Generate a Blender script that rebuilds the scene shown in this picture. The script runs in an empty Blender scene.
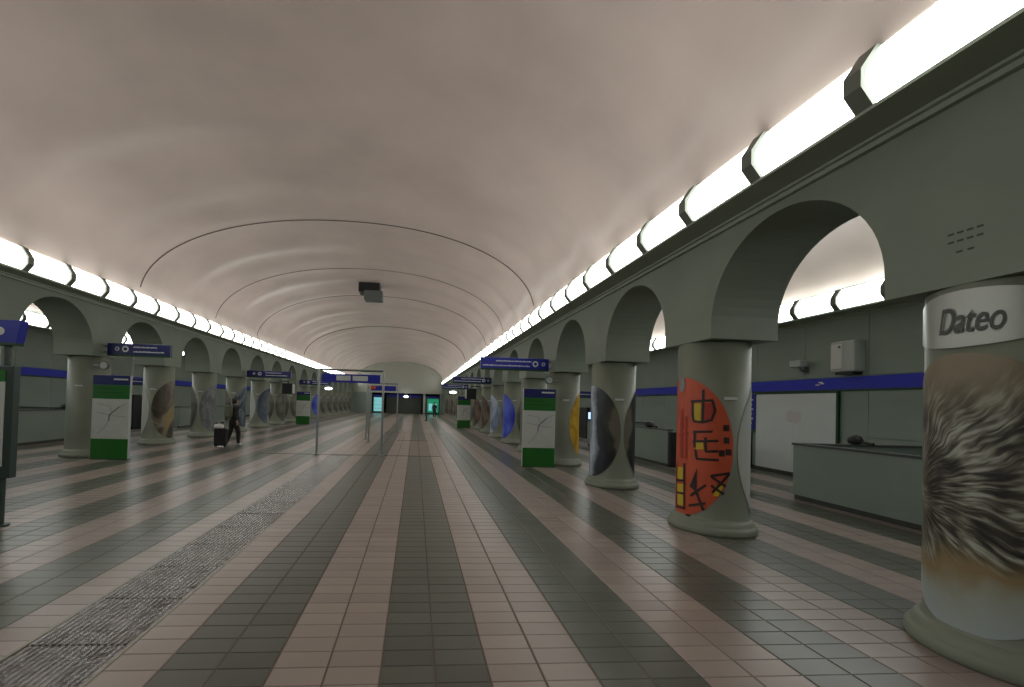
import bpy, bmesh, math, random
from mathutils import Vector, Matrix

# ------------------------------------------------------------------ camera, world, exposure
sc = bpy.context.scene
C = sc.collection
CAM_H = 1.7
YAW, PITCH, ROLL = 0.0756, 0.0173, 0.0288
F_PX, CX, CY = 430.0, 448.3, 395.1
cam_d = bpy.data.cameras.new('camera')
cam = bpy.data.objects.new('camera', cam_d)
C.objects.link(cam)
cam.location = (0, 0, CAM_H)
fw = Vector((math.sin(YAW) * math.cos(PITCH), math.cos(YAW) * math.cos(PITCH), math.sin(PITCH)))
r0 = Vector((math.cos(YAW), -math.sin(YAW), 0))
u0 = r0.cross(fw)
rr = r0 * math.cos(ROLL) + u0 * math.sin(ROLL)
uu = u0 * math.cos(ROLL) - r0 * math.sin(ROLL)
cam.rotation_euler = Matrix((rr, uu, -fw)).transposed().to_euler()
cam_d.sensor_width = 36.0
cam_d.lens = F_PX * 36.0 / 1024.0
cam_d.shift_x = (512.0 - CX) / 1024.0
cam_d.shift_y = (CY - 343.5) / 1024.0
cam_d.clip_end = 300
sc.camera = cam

wd = bpy.data.worlds.new('world')
sc.world = wd
wd.use_nodes = True
wd.node_tree.nodes['Background'].inputs[0].default_value = (0.02, 0.02, 0.02, 1)
wd.node_tree.nodes['Background'].inputs[1].default_value = 0.2
vs = sc.view_settings
vs.view_transform = 'Standard'
vs.look = 'None'
vs.gamma = 1.0
vs.use_curve_mapping = False
vs.exposure = -0.2

LIGHT_MAIN = 9.0      # emission of the cove diffusers
LIGHT_AISLE = 10.0

# ------------------------------------------------------------------ main dimensions
XR, XL = 3.9, -8.4          # hall faces of the two arcade walls
WT = 0.95                   # arcade wall thickness
XBR, XBL = 10.2, -14.7      # back walls of the aisles
Y0, Y1 = -7.0, 59.0
COL0, PITCHY = 2.78, 3.19
KS = list(range(-3, 18))
HC = 0.5 * (XR + XL)
def ycol(k): return COL0 + PITCHY * k

# ------------------------------------------------------------------ materials
MATS = {}
def s2l(c):
    return tuple((v / 255 / 12.92) if v / 255 <= 0.04045 else ((v / 255 + 0.055) / 1.055) ** 2.4 for v in c)

def mat(name, col, rough=0.6, metal=0.0, emit=0.0, noise=0.0, nscale=3.0, bump=0.0, bscale=20.0, spec=0.5, island=0.0):
    if name in MATS: return MATS[name]
    m = bpy.data.materials.new(name); m.use_nodes = True
    nt = m.node_tree; b = nt.nodes['Principled BSDF']
    b.inputs['Base Color'].default_value = (*col, 1)
    b.inputs['Roughness'].default_value = rough
    b.inputs['Metallic'].default_value = metal
    b.inputs['Specular IOR Level'].default_value = spec
    if emit:
        b.inputs['Emission Color'].default_value = (*col, 1)
        b.inputs['Emission Strength'].default_value = emit
    tc = nt.nodes.new('ShaderNodeTexCoord')
    if noise or island:
        f = None
        if noise:
            n = nt.nodes.new('ShaderNodeTexNoise'); n.inputs['Scale'].default_value = nscale
            n.inputs['Detail'].default_value = 6
            nt.links.new(tc.outputs['Object'], n.inputs['Vector'])
            mr = nt.nodes.new('ShaderNodeMapRange')
            mr.inputs['From Min'].default_value = 0.3; mr.inputs['From Max'].default_value = 0.7
            mr.inputs['To Min'].default_value = 1 - noise; mr.inputs['To Max'].default_value = 1 + noise
            nt.links.new(n.outputs['Fac'], mr.inputs['Value']); f = mr.outputs['Result']
        if island:
            g = nt.nodes.new('ShaderNodeNewGeometry')
            oi = nt.nodes.new('ShaderNodeObjectInfo')
            ad = nt.nodes.new('ShaderNodeMath'); ad.operation = 'ADD'
            nt.links.new(g.outputs['Random Per Island'], ad.inputs[0]); nt.links.new(oi.outputs['Random'], ad.inputs[1])
            fr = nt.nodes.new('ShaderNodeMath'); fr.operation = 'FRACT'
            nt.links.new(ad.outputs[0], fr.inputs[0])
            mr2 = nt.nodes.new('ShaderNodeMapRange')
            mr2.inputs['To Min'].default_value = 1 - island; mr2.inputs['To Max'].default_value = 1 + island
            nt.links.new(fr.outputs[0], mr2.inputs['Value'])
            if f is not None:
                mu = nt.nodes.new('ShaderNodeMath'); mu.operation = 'MULTIPLY'
                nt.links.new(f, mu.inputs[0]); nt.links.new(mr2.outputs['Result'], mu.inputs[1]); f = mu.outputs[0]
            else: f = mr2.outputs['Result']
        vm = nt.nodes.new('ShaderNodeVectorMath'); vm.operation = 'SCALE'
        vm.inputs[0].default_value = col
        nt.links.new(f, vm.inputs['Scale'])
        nt.links.new(vm.outputs[0], b.inputs['Base Color'])
    if bump:
        n2 = nt.nodes.new('ShaderNodeTexNoise'); n2.inputs['Scale'].default_value = bscale; n2.inputs['Detail'].default_value = 4
        nt.links.new(tc.outputs['Object'], n2.inputs['Vector'])
        bp = nt.nodes.new('ShaderNodeBump'); bp.inputs['Strength'].default_value = bump; bp.inputs['Distance'].default_value = 0.02
        nt.links.new(n2.outputs['Fac'], bp.inputs['Height']); nt.links.new(bp.outputs[0], b.inputs['Normal'])
    MATS[name] = m
    return m

M_WALL = mat('wall_paint', (0.215, 0.255, 0.205), 0.55, noise=0.10, nscale=0.9, bump=0.06, bscale=60)
M_BACK = mat('back_wall_paint', (0.25, 0.315, 0.275), 0.5, noise=0.08, nscale=0.7, bump=0.05, bscale=50)
M_COL = mat('column_paint', (0.215, 0.238, 0.185), 0.5, noise=0.10, nscale=1.3, bump=0.05, bscale=70)
M_CEIL = mat('vault_plaster', (0.72, 0.60, 0.555), 0.3, noise=0.10, nscale=0.55, bump=0.12, bscale=3.0, spec=0.7)
M_CORN = mat('cornice_paint', (0.30, 0.34, 0.27), 0.5, noise=0.06)
M_RIB = mat('rib_paint', (0.16, 0.18, 0.15), 0.45)
M_DIFF = mat('diffuser_glow', (0.97, 1.0, 0.94), 0.4, emit=LIGHT_MAIN)
M_DIFFA = mat('aisle_diffuser_glow', (0.95, 1.0, 0.97), 0.4, emit=LIGHT_AISLE)
M_PINK = mat('pink_tile', (0.308, 0.254, 0.226), 0.29, noise=0.05, nscale=4, island=0.09, spec=0.45)
M_DARK = mat('dark_tile', (0.102, 0.108, 0.088), 0.28, noise=0.06, nscale=4, island=0.10, spec=0.45)
M_MID = mat('brown_tile', (0.20, 0.168, 0.142), 0.29, noise=0.05, nscale=4, island=0.08, spec=0.45)
M_GROUT = mat('grout', (0.135, 0.106, 0.09), 0.8)
M_TACT = mat('tactile_rubber', (0.085, 0.064, 0.062), 0.2, metal=0.1, noise=0.45, nscale=2.5, bump=0.9, bscale=7, spec=0.6)
M_TACTE = mat('tactile_edge', (0.22, 0.2, 0.15), 0.3, spec=0.5)
M_BLUE = mat('sign_blue', s2l((24, 34, 150)), 0.4)
M_BAND = mat('band_blue', s2l((30, 42, 190)), 0.4)
M_NAVY = mat('sign_navy', s2l((22, 30, 96)), 0.4)
M_GREEN = mat('sign_green', s2l((30, 104, 30)), 0.4)
M_GREEND = mat('line_green', s2l((22, 62, 36)), 0.45)
M_WHITE = mat('print_white', (0.62, 0.64, 0.62), 0.5)
M_MAP = mat('map_paper', (0.52, 0.55, 0.52), 0.4, noise=0.04, nscale=6)
M_LINE = mat('map_line', (0.22, 0.24, 0.25), 0.5)
M_BLACK = mat('black', (0.012, 0.013, 0.014), 0.45)
M_DKGRN = mat('dark_green_frame', (0.03, 0.05, 0.042), 0.4)
M_STEEL = mat('steel', (0.36, 0.38, 0.37), 0.35, metal=0.8)
M_GREY = mat('device_grey', (0.12, 0.14, 0.13), 0.5)
M_BOX = mat('pale_box', (0.42, 0.46, 0.44), 0.4)
M_HOARD = mat('hoarding_white', (0.62, 0.68, 0.69), 0.45, noise=0.03, nscale=2)
M_SMUDGE = mat('pink_smudge', (0.58, 0.56, 0.57), 0.5)
M_CAP = mat('parapet_cap', (0.075, 0.085, 0.08), 0.4)
M_PLINTH = mat('plinth_dark', (0.05, 0.055, 0.05), 0.5)
M_SILVER = mat('plaque_silver', (0.42, 0.44, 0.41), 0.35, metal=0.25)
M_LETTER = mat('plaque_letter', (0.075, 0.085, 0.08), 0.5)
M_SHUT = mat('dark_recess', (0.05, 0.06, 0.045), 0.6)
M_TEAL = mat('lit_teal', s2l((120, 190, 195)), 0.5, emit=0.9)
M_GRNLIT = mat('lit_green', s2l((35, 150, 110)), 0.5, emit=0.6)
M_SCREEN = mat('lit_screen', s2l((170, 205, 255)), 0.4, emit=2.0)
M_LAMP = mat('lamp_glow', (1, 1, 1), 0.4, emit=5.0)
M_BORANGE = mat('orange_panel', s2l((190, 80, 30)), 0.5)
M_SKIN = mat('skin', (0.36, 0.22, 0.16), 0.5)
M_HAIR = mat('hair_black', (0.012, 0.01, 0.009), 0.5)
M_TROUS = mat('trousers_black', (0.012, 0.012, 0.014), 0.8)
M_COATLIT = mat('coat_lit_olive', (0.12, 0.125, 0.09), 0.8)  # olive tone of the lit side, light put into the colour
M_JKT = mat('jacket_black', (0.014, 0.014, 0.017), 0.8)
M_SHOE = mat('shoe_white', (0.7, 0.7, 0.68), 0.5)
M_ORANGE = mat('mural_orange', s2l((196, 84, 52)), 0.5, noise=0.12, nscale=3)
M_YEL = mat('mural_yellow', s2l((205, 175, 40)), 0.5)
M_INK = mat('mural_ink', s2l((40, 26, 26)), 0.5)
M_RED = mat('mural_red', s2l((170, 50, 34)), 0.5)
M_PALE = mat('poster_pale', (0.5, 0.53, 0.5), 0.4)

def uvnode(nt):
    n = nt.nodes.new('ShaderNodeUVMap'); n.uv_map = 'UVMap'; return n.outputs[0]

def poster_mat(name, stops, scale=(2, 2), dist=1.5, seed=0.0, wave=0.0, rough=0.4):
    m = bpy.data.materials.new(name); m.use_nodes = True
    nt = m.node_tree; b = nt.nodes['Principled BSDF']; b.inputs['Roughness'].default_value = rough
    mp = nt.nodes.new('ShaderNodeMapping'); nt.links.new(uvnode(nt), mp.inputs[0])
    mp.inputs['Scale'].default_value = (scale[0], scale[1], 1); mp.inputs['Location'].default_value = (seed, seed * 1.7, seed)
    n = nt.nodes.new('ShaderNodeTexNoise'); n.inputs['Scale'].default_value = 1.6; n.inputs['Detail'].default_value = 3
    n.inputs['Distortion'].default_value = dist
    nt.links.new(mp.outputs[0], n.inputs['Vector'])
    r = nt.nodes.new('ShaderNodeValToRGB')
    e = r.color_ramp.elements
    while len(e) < len(stops): e.new(0.5)
    for i, (p, c) in enumerate(stops):
        e[i].position = p; e[i].color = (*s2l(c), 1)
    nt.links.new(n.outputs['Fac'], r.inputs[0]); nt.links.new(r.outputs[0], b.inputs['Base Color'])
    return m

def grad_poster(name, stops):
    # picture whose tones run across it, broken up by noise
    m = bpy.data.materials.new(name); m.use_nodes = True
    nt = m.node_tree; b = nt.nodes['Principled BSDF']; b.inputs['Roughness'].default_value = 0.4
    sep = nt.nodes.new('ShaderNodeSeparateXYZ'); nt.links.new(uvnode(nt), sep.inputs[0])
    n = nt.nodes.new('ShaderNodeTexNoise'); n.inputs['Scale'].default_value = 2.6; n.inputs['Detail'].default_value = 3
    nt.links.new(uvnode(nt), n.inputs['Vector'])
    a = nt.nodes.new('ShaderNodeMath'); a.operation = 'MULTIPLY_ADD'; a.inputs[1].default_value = 0.55; a.inputs[2].default_value = -0.275
    nt.links.new(n.outputs['Fac'], a.inputs[0])
    c = nt.nodes.new('ShaderNodeMath'); c.operation = 'ADD'
    nt.links.new(a.outputs[0], c.inputs[0]); nt.links.new(sep.outputs[0], c.inputs[1])
    r = nt.nodes.new('ShaderNodeValToRGB'); e = r.color_ramp.elements
    while len(e) < len(stops): e.new(0.5)
    for i, (p_, cc) in enumerate(stops): e[i].position = p_; e[i].color = (*s2l(cc), 1)
    nt.links.new(c.outputs[0], r.inputs[0]); nt.links.new(r.outputs[0], b.inputs['Base Color'])
    return m

def porcupine_mat():
    m = bpy.data.materials.new('porcupine_photo'); m.use_nodes = True
    nt = m.node_tree; b = nt.nodes['Principled BSDF']; b.inputs['Roughness'].default_value = 0.4
    N = nt.nodes.new; L = nt.links.new
    sep = N('ShaderNodeSeparateXYZ'); L(uvnode(nt), sep.inputs[0])
    def mth(op, a, bb=None):
        n = N('ShaderNodeMath'); n.operation = op
        for i, v in enumerate((a, bb)):
            if v is None: continue
            if isinstance(v, (int, float)): n.inputs[i].default_value = v
            else: L(v, n.inputs[i])
        return n.outputs[0]
    nw = N('ShaderNodeTexNoise'); nw.inputs['Scale'].default_value = 4.0; nw.inputs['Detail'].default_value = 2; L(uvnode(nt), nw.inputs['Vector'])
    jit = mth('MULTIPLY', mth('SUBTRACT', nw.outputs['Fac'], 0.5), 0.10)
    du = mth('ADD', mth('SUBTRACT', sep.outputs[0], 0.20), jit); dv = mth('SUBTRACT', mth('SUBTRACT', sep.outputs[1], 0.47), jit)
    ang = mth('ARCTAN2', dv, du)
    rad = mth('SQRT', mth('ADD', mth('MULTIPLY', du, du), mth('MULTIPLY', dv, dv)))
    cmb = N('ShaderNodeCombineXYZ'); L(mth('MULTIPLY', ang, 34.0), cmb.inputs[0]); L(mth('MULTIPLY', rad, 11.0), cmb.inputs[1])
    n = N('ShaderNodeTexNoise'); n.inputs['Scale'].default_value = 0.75; n.inputs['Detail'].default_value = 2; n.inputs['Distortion'].default_value = 0.3
    L(cmb.outputs[0], n.inputs['Vector'])
    nb = N('ShaderNodeTexNoise'); nb.inputs['Scale'].default_value = 6.5; nb.inputs['Detail'].default_value = 2; L(uvnode(nt), nb.inputs['Vector'])
    tone = mth('ADD', n.outputs['Fac'], mth('MULTIPLY', mth('SUBTRACT', nb.outputs['Fac'], 0.5), 0.75))
    r = N('ShaderNodeValToRGB'); e = r.color_ramp.elements
    cols = [(0.30, (22, 22, 20)), (0.43, (62, 60, 52)), (0.55, (112, 110, 96)), (0.72, (172, 176, 164))]
    while len(e) < 4: e.new(0.5)
    for i, (p, c) in enumerate(cols): e[i].position = p; e[i].color = (*s2l(c), 1)
    L(tone, r.inputs[0])
    n2 = N('ShaderNodeTexNoise'); n2.inputs['Scale'].default_value = 3.2; n2.inputs['Detail'].default_value = 3; L(uvnode(nt), n2.inputs['Vector'])
    r2 = N('ShaderNodeValToRGB'); e = r2.color_ramp.elements
    cols = [(0.0, (168, 182, 186)), (0.12, (160, 168, 160)), (0.20, (140, 122, 86)), (0.5, (120, 104, 78)), (0.85, (134, 122, 98))]
    while len(e) < 5: e.new(0.5)
    for i, (p, c) in enumerate(cols): e[i].position = p; e[i].color = (*s2l(c), 1)
    L(mth('ADD', sep.outputs[1], mth('MULTIPLY', mth('SUBTRACT', n2.outputs['Fac'], 0.5), 0.3)), r2.inputs[0])
    # quills in the middle, tan fur above, pale ground below
    wob = mth('MULTIPLY', mth('SUBTRACT', n2.outputs['Fac'], 0.5), 0.25)
    v2 = mth('ADD', sep.outputs[1], wob)
    up = N('ShaderNodeMapRange'); up.inputs['From Min'].default_value = 0.74; up.inputs['From Max'].default_value = 0.95; L(v2, up.inputs['Value'])
    dn = N('ShaderNodeMapRange'); dn.inputs['From Min'].default_value = 0.30; dn.inputs['From Max'].default_value = 0.22; L(v2, dn.inputs['Value'])
    tot = mth('MAXIMUM', up.outputs[0], dn.outputs[0])
    mx = N('ShaderNodeMix'); mx.data_type = 'RGBA'
    L(tot, mx.inputs['Factor']); L(r.outputs[0], mx.inputs['A']); L(r2.outputs[0], mx.inputs['B'])
    L(mx.outputs['Result'], b.inputs['Base Color'])
    return m

# ------------------------------------------------------------------ mesh helpers
def mesh_obj(name, verts, faces, m, parent=None, smooth=False, mats=None, midx=None, uvs=None):
    me = bpy.data.meshes.new(name)
    me.from_pydata(verts, [], faces)
    for mm in (mats or [m]): me.materials.append(mm)
    if midx: me.polygons.foreach_set('material_index', midx)
    if smooth: me.polygons.foreach_set('use_smooth', [True] * len(me.polygons))
    if uvs:
        ul = me.uv_layers.new(name='UVMap')
        for lp in me.loops: ul.data[lp.index].uv = uvs[lp.vertex_index]
    me.update()
    o = bpy.data.objects.new(name, me); C.objects.link(o)
    if parent: o.parent = parent
    return o

class MB:
    def __init__(s): s.v = []; s.f = []
    def box(s, a, b):
        i = len(s.v)
        x0, y0, z0 = a; x1, y1, z1 = b
        s.v += [(x0, y0, z0), (x1, y0, z0), (x1, y1, z0), (x0, y1, z0), (x0, y0, z1), (x1, y0, z1), (x1, y1, z1), (x0, y1, z1)]
        s.f += [tuple(i + k for k in q) for q in ((0, 3, 2, 1), (4, 5, 6, 7), (0, 1, 5, 4), (1, 2, 6, 5), (2, 3, 7, 6), (3, 0, 4, 7))]
        return s
    def prism(s, prof, y0, y1, cap=True):          # profile in (x, z), extruded along y
        i = len(s.v); n = len(prof)
        s.v += [(x, y0, z) for x, z in prof] + [(x, y1, z) for x, z in prof]
        for k in range(n):
            j = (k + 1) % n
            s.f.append((i + k, i + j, i + n + j, i + n + k))
        if cap: s.f += [tuple(i + k for k in range(n))[::-1], tuple(i + n + k for k in range(n))]
        return s
    def tube(s, a, b, r, n=10, r2=None):
        a = Vector(a); b = Vector(b); d = (b - a).normalized()
        p = d.orthogonal().normalized(); q = d.cross(p); i = len(s.v); r2 = r if r2 is None else r2
        for e, rad in ((a, r), (b, r2)):
            s.v += [tuple(e + (p * math.cos(2 * math.pi * k / n) + q * math.sin(2 * math.pi * k / n)) * rad) for k in range(n)]
        for k in range(n): s.f.append((i + k, i + (k + 1) % n, i + n + (k + 1) % n, i + n + k))
        s.f += [tuple(range(i, i + n))[::-1], tuple(range(i + n, i + 2 * n))]
        return s
    def lathe(s, prof, n=32, c=(0, 0, 0)):          # prof: (r, z)
        i = len(s.v)
        for r, z in prof:
            s.v += [(c[0] + r * math.cos(2 * math.pi * k / n), c[1] + r * math.sin(2 * math.pi * k / n), c[2] + z) for k in range(n)]
        for j in range(len(prof) - 1):
            for k in range(n):
                s.f.append((i + j * n + k, i + j * n + (k + 1) % n, i + (j + 1) * n + (k + 1) % n, i + (j + 1) * n + k))
        t = i + (len(prof) - 1) * n
        s.f += [tuple(range(i, i + n))[::-1], tuple(range(t, t + n))]
        return s
    def build(s, name, m, parent=None, smooth=False): return mesh_obj(name, s.v, s.f, m, parent, smooth)

def bevel(o, w=0.01, seg=2):
    md = o.modifiers.new('bevel', 'BEVEL'); md.width = w; md.segments = seg; md.limit_method = 'ANGLE'
    return o

def box(name, a, b, m, parent=None, bw=0.0):
    o = MB().box(a, b).build(name, m, parent)
    if bw: bevel(o, bw)
    return o

def empty(name, loc, rz=0.0):
    o = bpy.data.objects.new(name, None); C.objects.link(o)
    o.location = loc; o.rotation_euler = (0, 0, rz); o.empty_display_size = 0.2
    return o

def tag(o, label, cat, group=None):
    o['label'] = label; o['category'] = cat
    if group: o['group'] = group
    return o

def struct(o):
    o['kind'] = 'structure'; return o

def copy_tree(o, parent=None):
    c = o.copy(); C.objects.link(c); c.parent = parent
    for ch in list(o.children): copy_tree(ch, c)
    return c

# ------------------------------------------------------------------ floor
SW = 0.68; TX = SW / 2; XS0 = -0.8477; DR = 0.1752; YR0 = 3.505
YT0 = YR0 - 15 * DR                     # first built tile row
NROW = 132
def stripe_dark(k):                      # stripe index counted from XS0
    if k >= 0: return k % 2 == 1
    if k == -1: return True
    if k >= -3: return False
    return k % 2 == 0
floor = struct(box('floor', (XBL, Y0, -0.3), (XBR, Y1 + 9, -0.005), M_GROUT))
TACT_X0, TACT_X1 = XS0 - 2.5 * SW, XS0 - 1.5 * SW
YTRACK = 13.47
c0 = math.ceil((XBL - XS0) / TX); c1 = math.floor((XBR - XS0) / TX)

def tile_geo(x, y, lx, ly, gx, gy, v, f):
    i = len(v); ch = 0.004
    x0, x1, y0, y1 = x + gx, x + lx - gx, y + gy, y + ly - gy
    v += [(x0, y0, -0.006), (x1, y0, -0.006), (x1, y1, -0.006), (x0, y1, -0.006),
          (x0 + ch, y0 + ch, 0), (x1 - ch, y0 + ch, 0), (x1 - ch, y1 - ch, 0), (x0 + ch, y1 - ch, 0)]
    f += [(i + 4, i + 5, i + 6, i + 7), (i, i + 1, i + 5, i + 4), (i + 1, i + 2, i + 6, i + 5), (i + 2, i + 3, i + 7, i + 6), (i + 3, i, i + 4, i + 7)]

def tile_dark(ci, y):
    k = math.floor(ci / 2)
    d = stripe_dark(k)
    if k == 1 and YTRACK < y < 19.0: return 2
    return int(d)

cells = []
for j in range(NROW):
    y = YT0 + j * DR
    for ci in range(c0, c1):
        x = XS0 + ci * TX
        if TACT_X0 - 0.05 < x < TACT_X1 - 0.05 and y < YTRACK - 0.1: continue
        cells.append((x, y, tile_dark(ci, y)))
def in_view(x, y):
    yy = y + DR / 2; px = 415.5 + 430 * (x + TX / 2) / yy; py = 402 + 430 * CAM_H / yy
    return -8 < px < 1030 and py < 694 and not (x > 3.6)
near = sorted([c for c in cells if in_view(c[0], c[1])], key=lambda c: c[1])[:300]
nset = set(near)
tv, tf = [], []
tile_geo(0, 0, TX, DR, 0.0055, 0.0022, tv, tf)
tm = {}
for d in (0, 1):
    me = bpy.data.meshes.new('tile'); me.from_pydata(tv, [], tf); me.materials.append(M_DARK if d else M_PINK); tm[d] = me
for x, y, d in near:
    o = bpy.data.objects.new('tile', tm[int(d)]); o.location = (x, y, 0); C.objects.link(o); o.parent = floor
v, f, mi = [], [], []
for c in cells:
    if c in nset: continue
    tile_geo(c[0], c[1], TX, DR, 0.0055, 0.0022, v, f); mi += [int(c[2])] * 5
o = mesh_obj('tile_field', v, f, None, floor, mats=[M_PINK, M_DARK, M_MID], midx=mi); o['kind'] = 'stuff'
# beyond the built rows: stripes of paving
v, f, mi = [], [], []
def quadz(x0, x1, y0, y1, d):
    i = len(v); v.extend([(x0, y0, 0), (x1, y0, 0), (x1, y1, 0), (x0, y1, 0)]); f.append((i, i + 1, i + 2, i + 3)); mi.append(int(d))
YTE = YT0 + NROW * DR
for k in range(math.floor(c0 / 2), math.floor(c1 / 2) + 1):
    x0, x1 = max(XBL, XS0 + k * SW), min(XBR, XS0 + (k + 1) * SW)
    if x1 <= x0: continue
    for a, b in ((Y0, YT0), (YTE, Y1 + 9)):
        yy = a
        while yy < b - 1e-6:
            y2 = min(b, yy + 2.8); quadz(x0, x1, yy, y2, stripe_dark(k)); yy = y2
o = mesh_obj('paving_stripes', v, f, None, floor, mats=[M_PINK, M_DARK], midx=mi); o['kind'] = 'stuff'
# tactile strip: slabs with long ribs
rng = random.Random(4)
mb = MB(); L = SW
mb.box((0.004, 0.003, -0.006), (SW - 0.004, L - 0.003, -0.001))
for q in range(15):
    xx = 0.05 + q * (SW - 0.1) / 14
    mb.prism([(xx - 0.013, -0.002), (xx + 0.013, -0.002), (xx + 0.007, 0.006), (xx - 0.007, 0.006)], 0.01, L - 0.01)
slab = mb.build('tactile_slab', M_TACT, floor)
y = 1.05; first = True
while y < YTRACK - 0.3:
    o = slab if first else slab.copy()
    if not first: C.objects.link(o); o.parent = floor
    first = False
    o.location = (TACT_X0, y, 0); o.rotation_euler = (rng.uniform(-0.006, 0.006), rng.uniform(-0.006, 0.006), 0)
    y += L
for x in (TACT_X0, TACT_X1):
    box('tactile_edge', (x - 0.012, 1.0, -0.004), (x + 0.012, YTRACK - 0.1, 0.004), M_TACTE, floor)
# floor rails crossing the hall
for xa, xb, ya in ((-4.7, 0.85, YTRACK), (-0.75, 0.6, 18.8)):
    box('floor_rail', (xa, ya - 0.03, -0.002), (xb, ya + 0.03, 0.006), M_PLINTH, floor)

# ------------------------------------------------------------------ arcade walls
BH = 0.53; ZB, ZS, ZT = 2.66, 2.84, 4.62
def arcade(name, xa, xb):
    v, f = [], []
    def quad(*p):
        i = len(v); v.extend(p); f.append(tuple(range(i, i + 4)))
    R = (PITCHY - 2 * BH) / 2
    for n_, k in enumerate(KS):
        yc = ycol(k)
        y0 = yc - BH; y1 = yc + BH
        if y0 < Y0 - 0.5: y0 = yc - BH
        for x in (xa, xb): quad((x, y0, ZB), (x, y1, ZB), (x, y1, ZT), (x, y0, ZT))
        quad((xa, y0, ZB), (xb, y0, ZB), (xb, y1, ZB), (xa, y1, ZB))
        if k == KS[-1]:
            continue
        ym = yc + PITCHY / 2; S = 28
        pts = [(y1, ZB)] + [(ym - R * math.cos(math.pi * s / S), ZS + R * math.sin(math.pi * s / S)) for s in range(S + 1)] + [(ycol(k + 1) - BH, ZB)]
        for (ya, za), (yb, zb) in zip(pts, pts[1:]):
            quad((xa, ya, za), (xb, ya, za), (xb, yb, zb), (xa, yb, zb))
            if abs(yb - ya) > 1e-6:
                for x in (xa, xb): quad((x, ya, za), (x, yb, zb), (x, yb, ZT), (x, ya, ZT))
    yA = ycol(KS[0]) - BH; yB = ycol(KS[-1]) + BH
    # solid ends and top
    for ya, yb in ((Y0 - 0.02, yA), (yB, Y1)):
        if yb > ya:
            for x in (xa, xb): quad((x, ya, 0), (x, yb, 0), (x, yb, ZT), (x, ya, ZT))
            for yy in (ya, yb): quad((xa, yy, 0), (xb, yy, 0), (xb, yy, ZT), (xa, yy, ZT))
    quad((xa, yA, ZT), (xb, yA, ZT), (xb, yB, ZT), (xa, yB, ZT))
    o = mesh_obj(name, v, f, M_WALL)
    bm = bmesh.new(); bm.from_mesh(o.data); bmesh.ops.remove_doubles(bm, verts=bm.verts, dist=1e-5)
    bmesh.ops.recalc_face_normals(bm, faces=bm.faces); bm.to_mesh(o.data); bm.free()
    return struct(o)
wall_right = arcade('wall_right', XR, XR + WT)
wall_left = arcade('wall_left', XL, XL - WT)
# small dark ventilation slots on the pier above the porcupine column
for r_, (zz, ys) in enumerate(((3.035, (2.68, 2.735, 2.79, 2.845)), (2.975, (2.68, 2.735, 2.79, 2.845)), (2.895, (2.73, 2.795)))):
    for yy in ys: box('vent_slot', (XR - 0.003, yy, zz), (XR + 0.01, yy + 0.035, zz + 0.014), M_PLINTH, wall_right)

# aisle back walls with panels, bands and skirting
def back_wall(name, X, sgn):
    o = struct(box(name, (min(X, X + sgn * 0.4), Y0, 0), (max(X, X + sgn * 0.4), Y1 + 9, ZT + 0.4), M_BACK))
    rows = ((0.12, 1.17), (1.19, 2.24), (2.6, 4.05)); W = PITCHY / 2
    for za, zb in rows:
        me = None; y = Y0
        while y < Y1 - 0.2:
            if me is None:
                p = MB().box((-0.012, 0.006, za), (0.012, W - 0.006, zb)).build('wall_panel', M_BACK, o); me = p.data
            else:
                p = bpy.data.objects.new('wall_panel', me); C.objects.link(p); p.parent = o
            p.location = (X - sgn * 0.008, y, 0); y += W
    x2 = X - sgn * 0.03
    lo, hi = min(X + sgn * 0.01, x2), max(X + sgn * 0.01, x2)
    box('blue_band', (lo, Y0, 2.29), (hi, Y1, 2.575), M_BAND, o)
    box('green_line', (lo, Y0, 2.235), (hi, Y1, 2.288), M_GREEND, o)
    box('skirting', (lo, Y0, 0), (hi, Y1, 0.1), M_PLINTH, o)
    return o
wall_right_back = back_wall('wall_right_aisle', XBR, 1)
wall_left_back = back_wall('wall_left_aisle', XBL, -1)
# white lettering dashes on the band
for i, (a, b, z) in enumerate(((10.23, 10.12, 2.40), (10.10, 10.0, 2.43), (10.15, 10.04, 2.46))):
    box('band_lettering', (XBR - 0.034, b, z), (XBR - 0.028, a, z + 0.03), M_WHITE, wall_right_back)

# ------------------------------------------------------------------ vaults
def vault(name, xa, xb, z0, rise, p, amp):
    hc = 0.5 * (xa + xb); a = 0.5 * (xb - xa)
    NS = 72; v, f = [], []
    NY = 264; ys = [Y0 + (Y1 - Y0) * j / NY for j in range(NY + 1)]
    for y in ys:
        for s in range(NS + 1):
            t = math.pi * s / NS
            cx, cz = math.cos(t), math.sin(t)
            x = hc - a * math.copysign(abs(cx) ** (2 / p), cx); dz = rise * cz ** (2 / p)
            w = amp * (math.sin(2 * math.pi * (y - 1.2) / 2.2) + 0.5 * math.sin(2 * math.pi * y / 3.7 + 1.0) + 0.4 * math.sin(2 * math.pi * y / 1.35)) * (0.25 + 0.75 * (1 - cz) ** 0.5) * min(1.0, cz * 3)
            v.append((x + (w if x < hc else -w) * abs(cx), y, z0 + dz - w * cz))
    n = NS + 1
    for j in range(NY):
        for s in range(NS): f.append((j * n + s, (j + 1) * n + s, (j + 1) * n + s + 1, j * n + s + 1))
    return struct(mesh_obj(name, v, f, M_CEIL, smooth=True))
VX0, VX1, VZ, VR, VP = XL + 0.30, XR - 0.30, 4.52, 2.57, 2.12
ceiling = vault('ceiling', VX0, VX1, VZ, VR, VP, 0.042)
struct(vault('ceiling_right_aisle', XR + WT - 0.02, XBR + 0.02, 4.5, 1.7, 2.1, 0.0))
struct(vault('ceiling_left_aisle', XBL - 0.02, XL - WT + 0.02, 4.5, 1.7, 2.1, 0.0))
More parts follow.
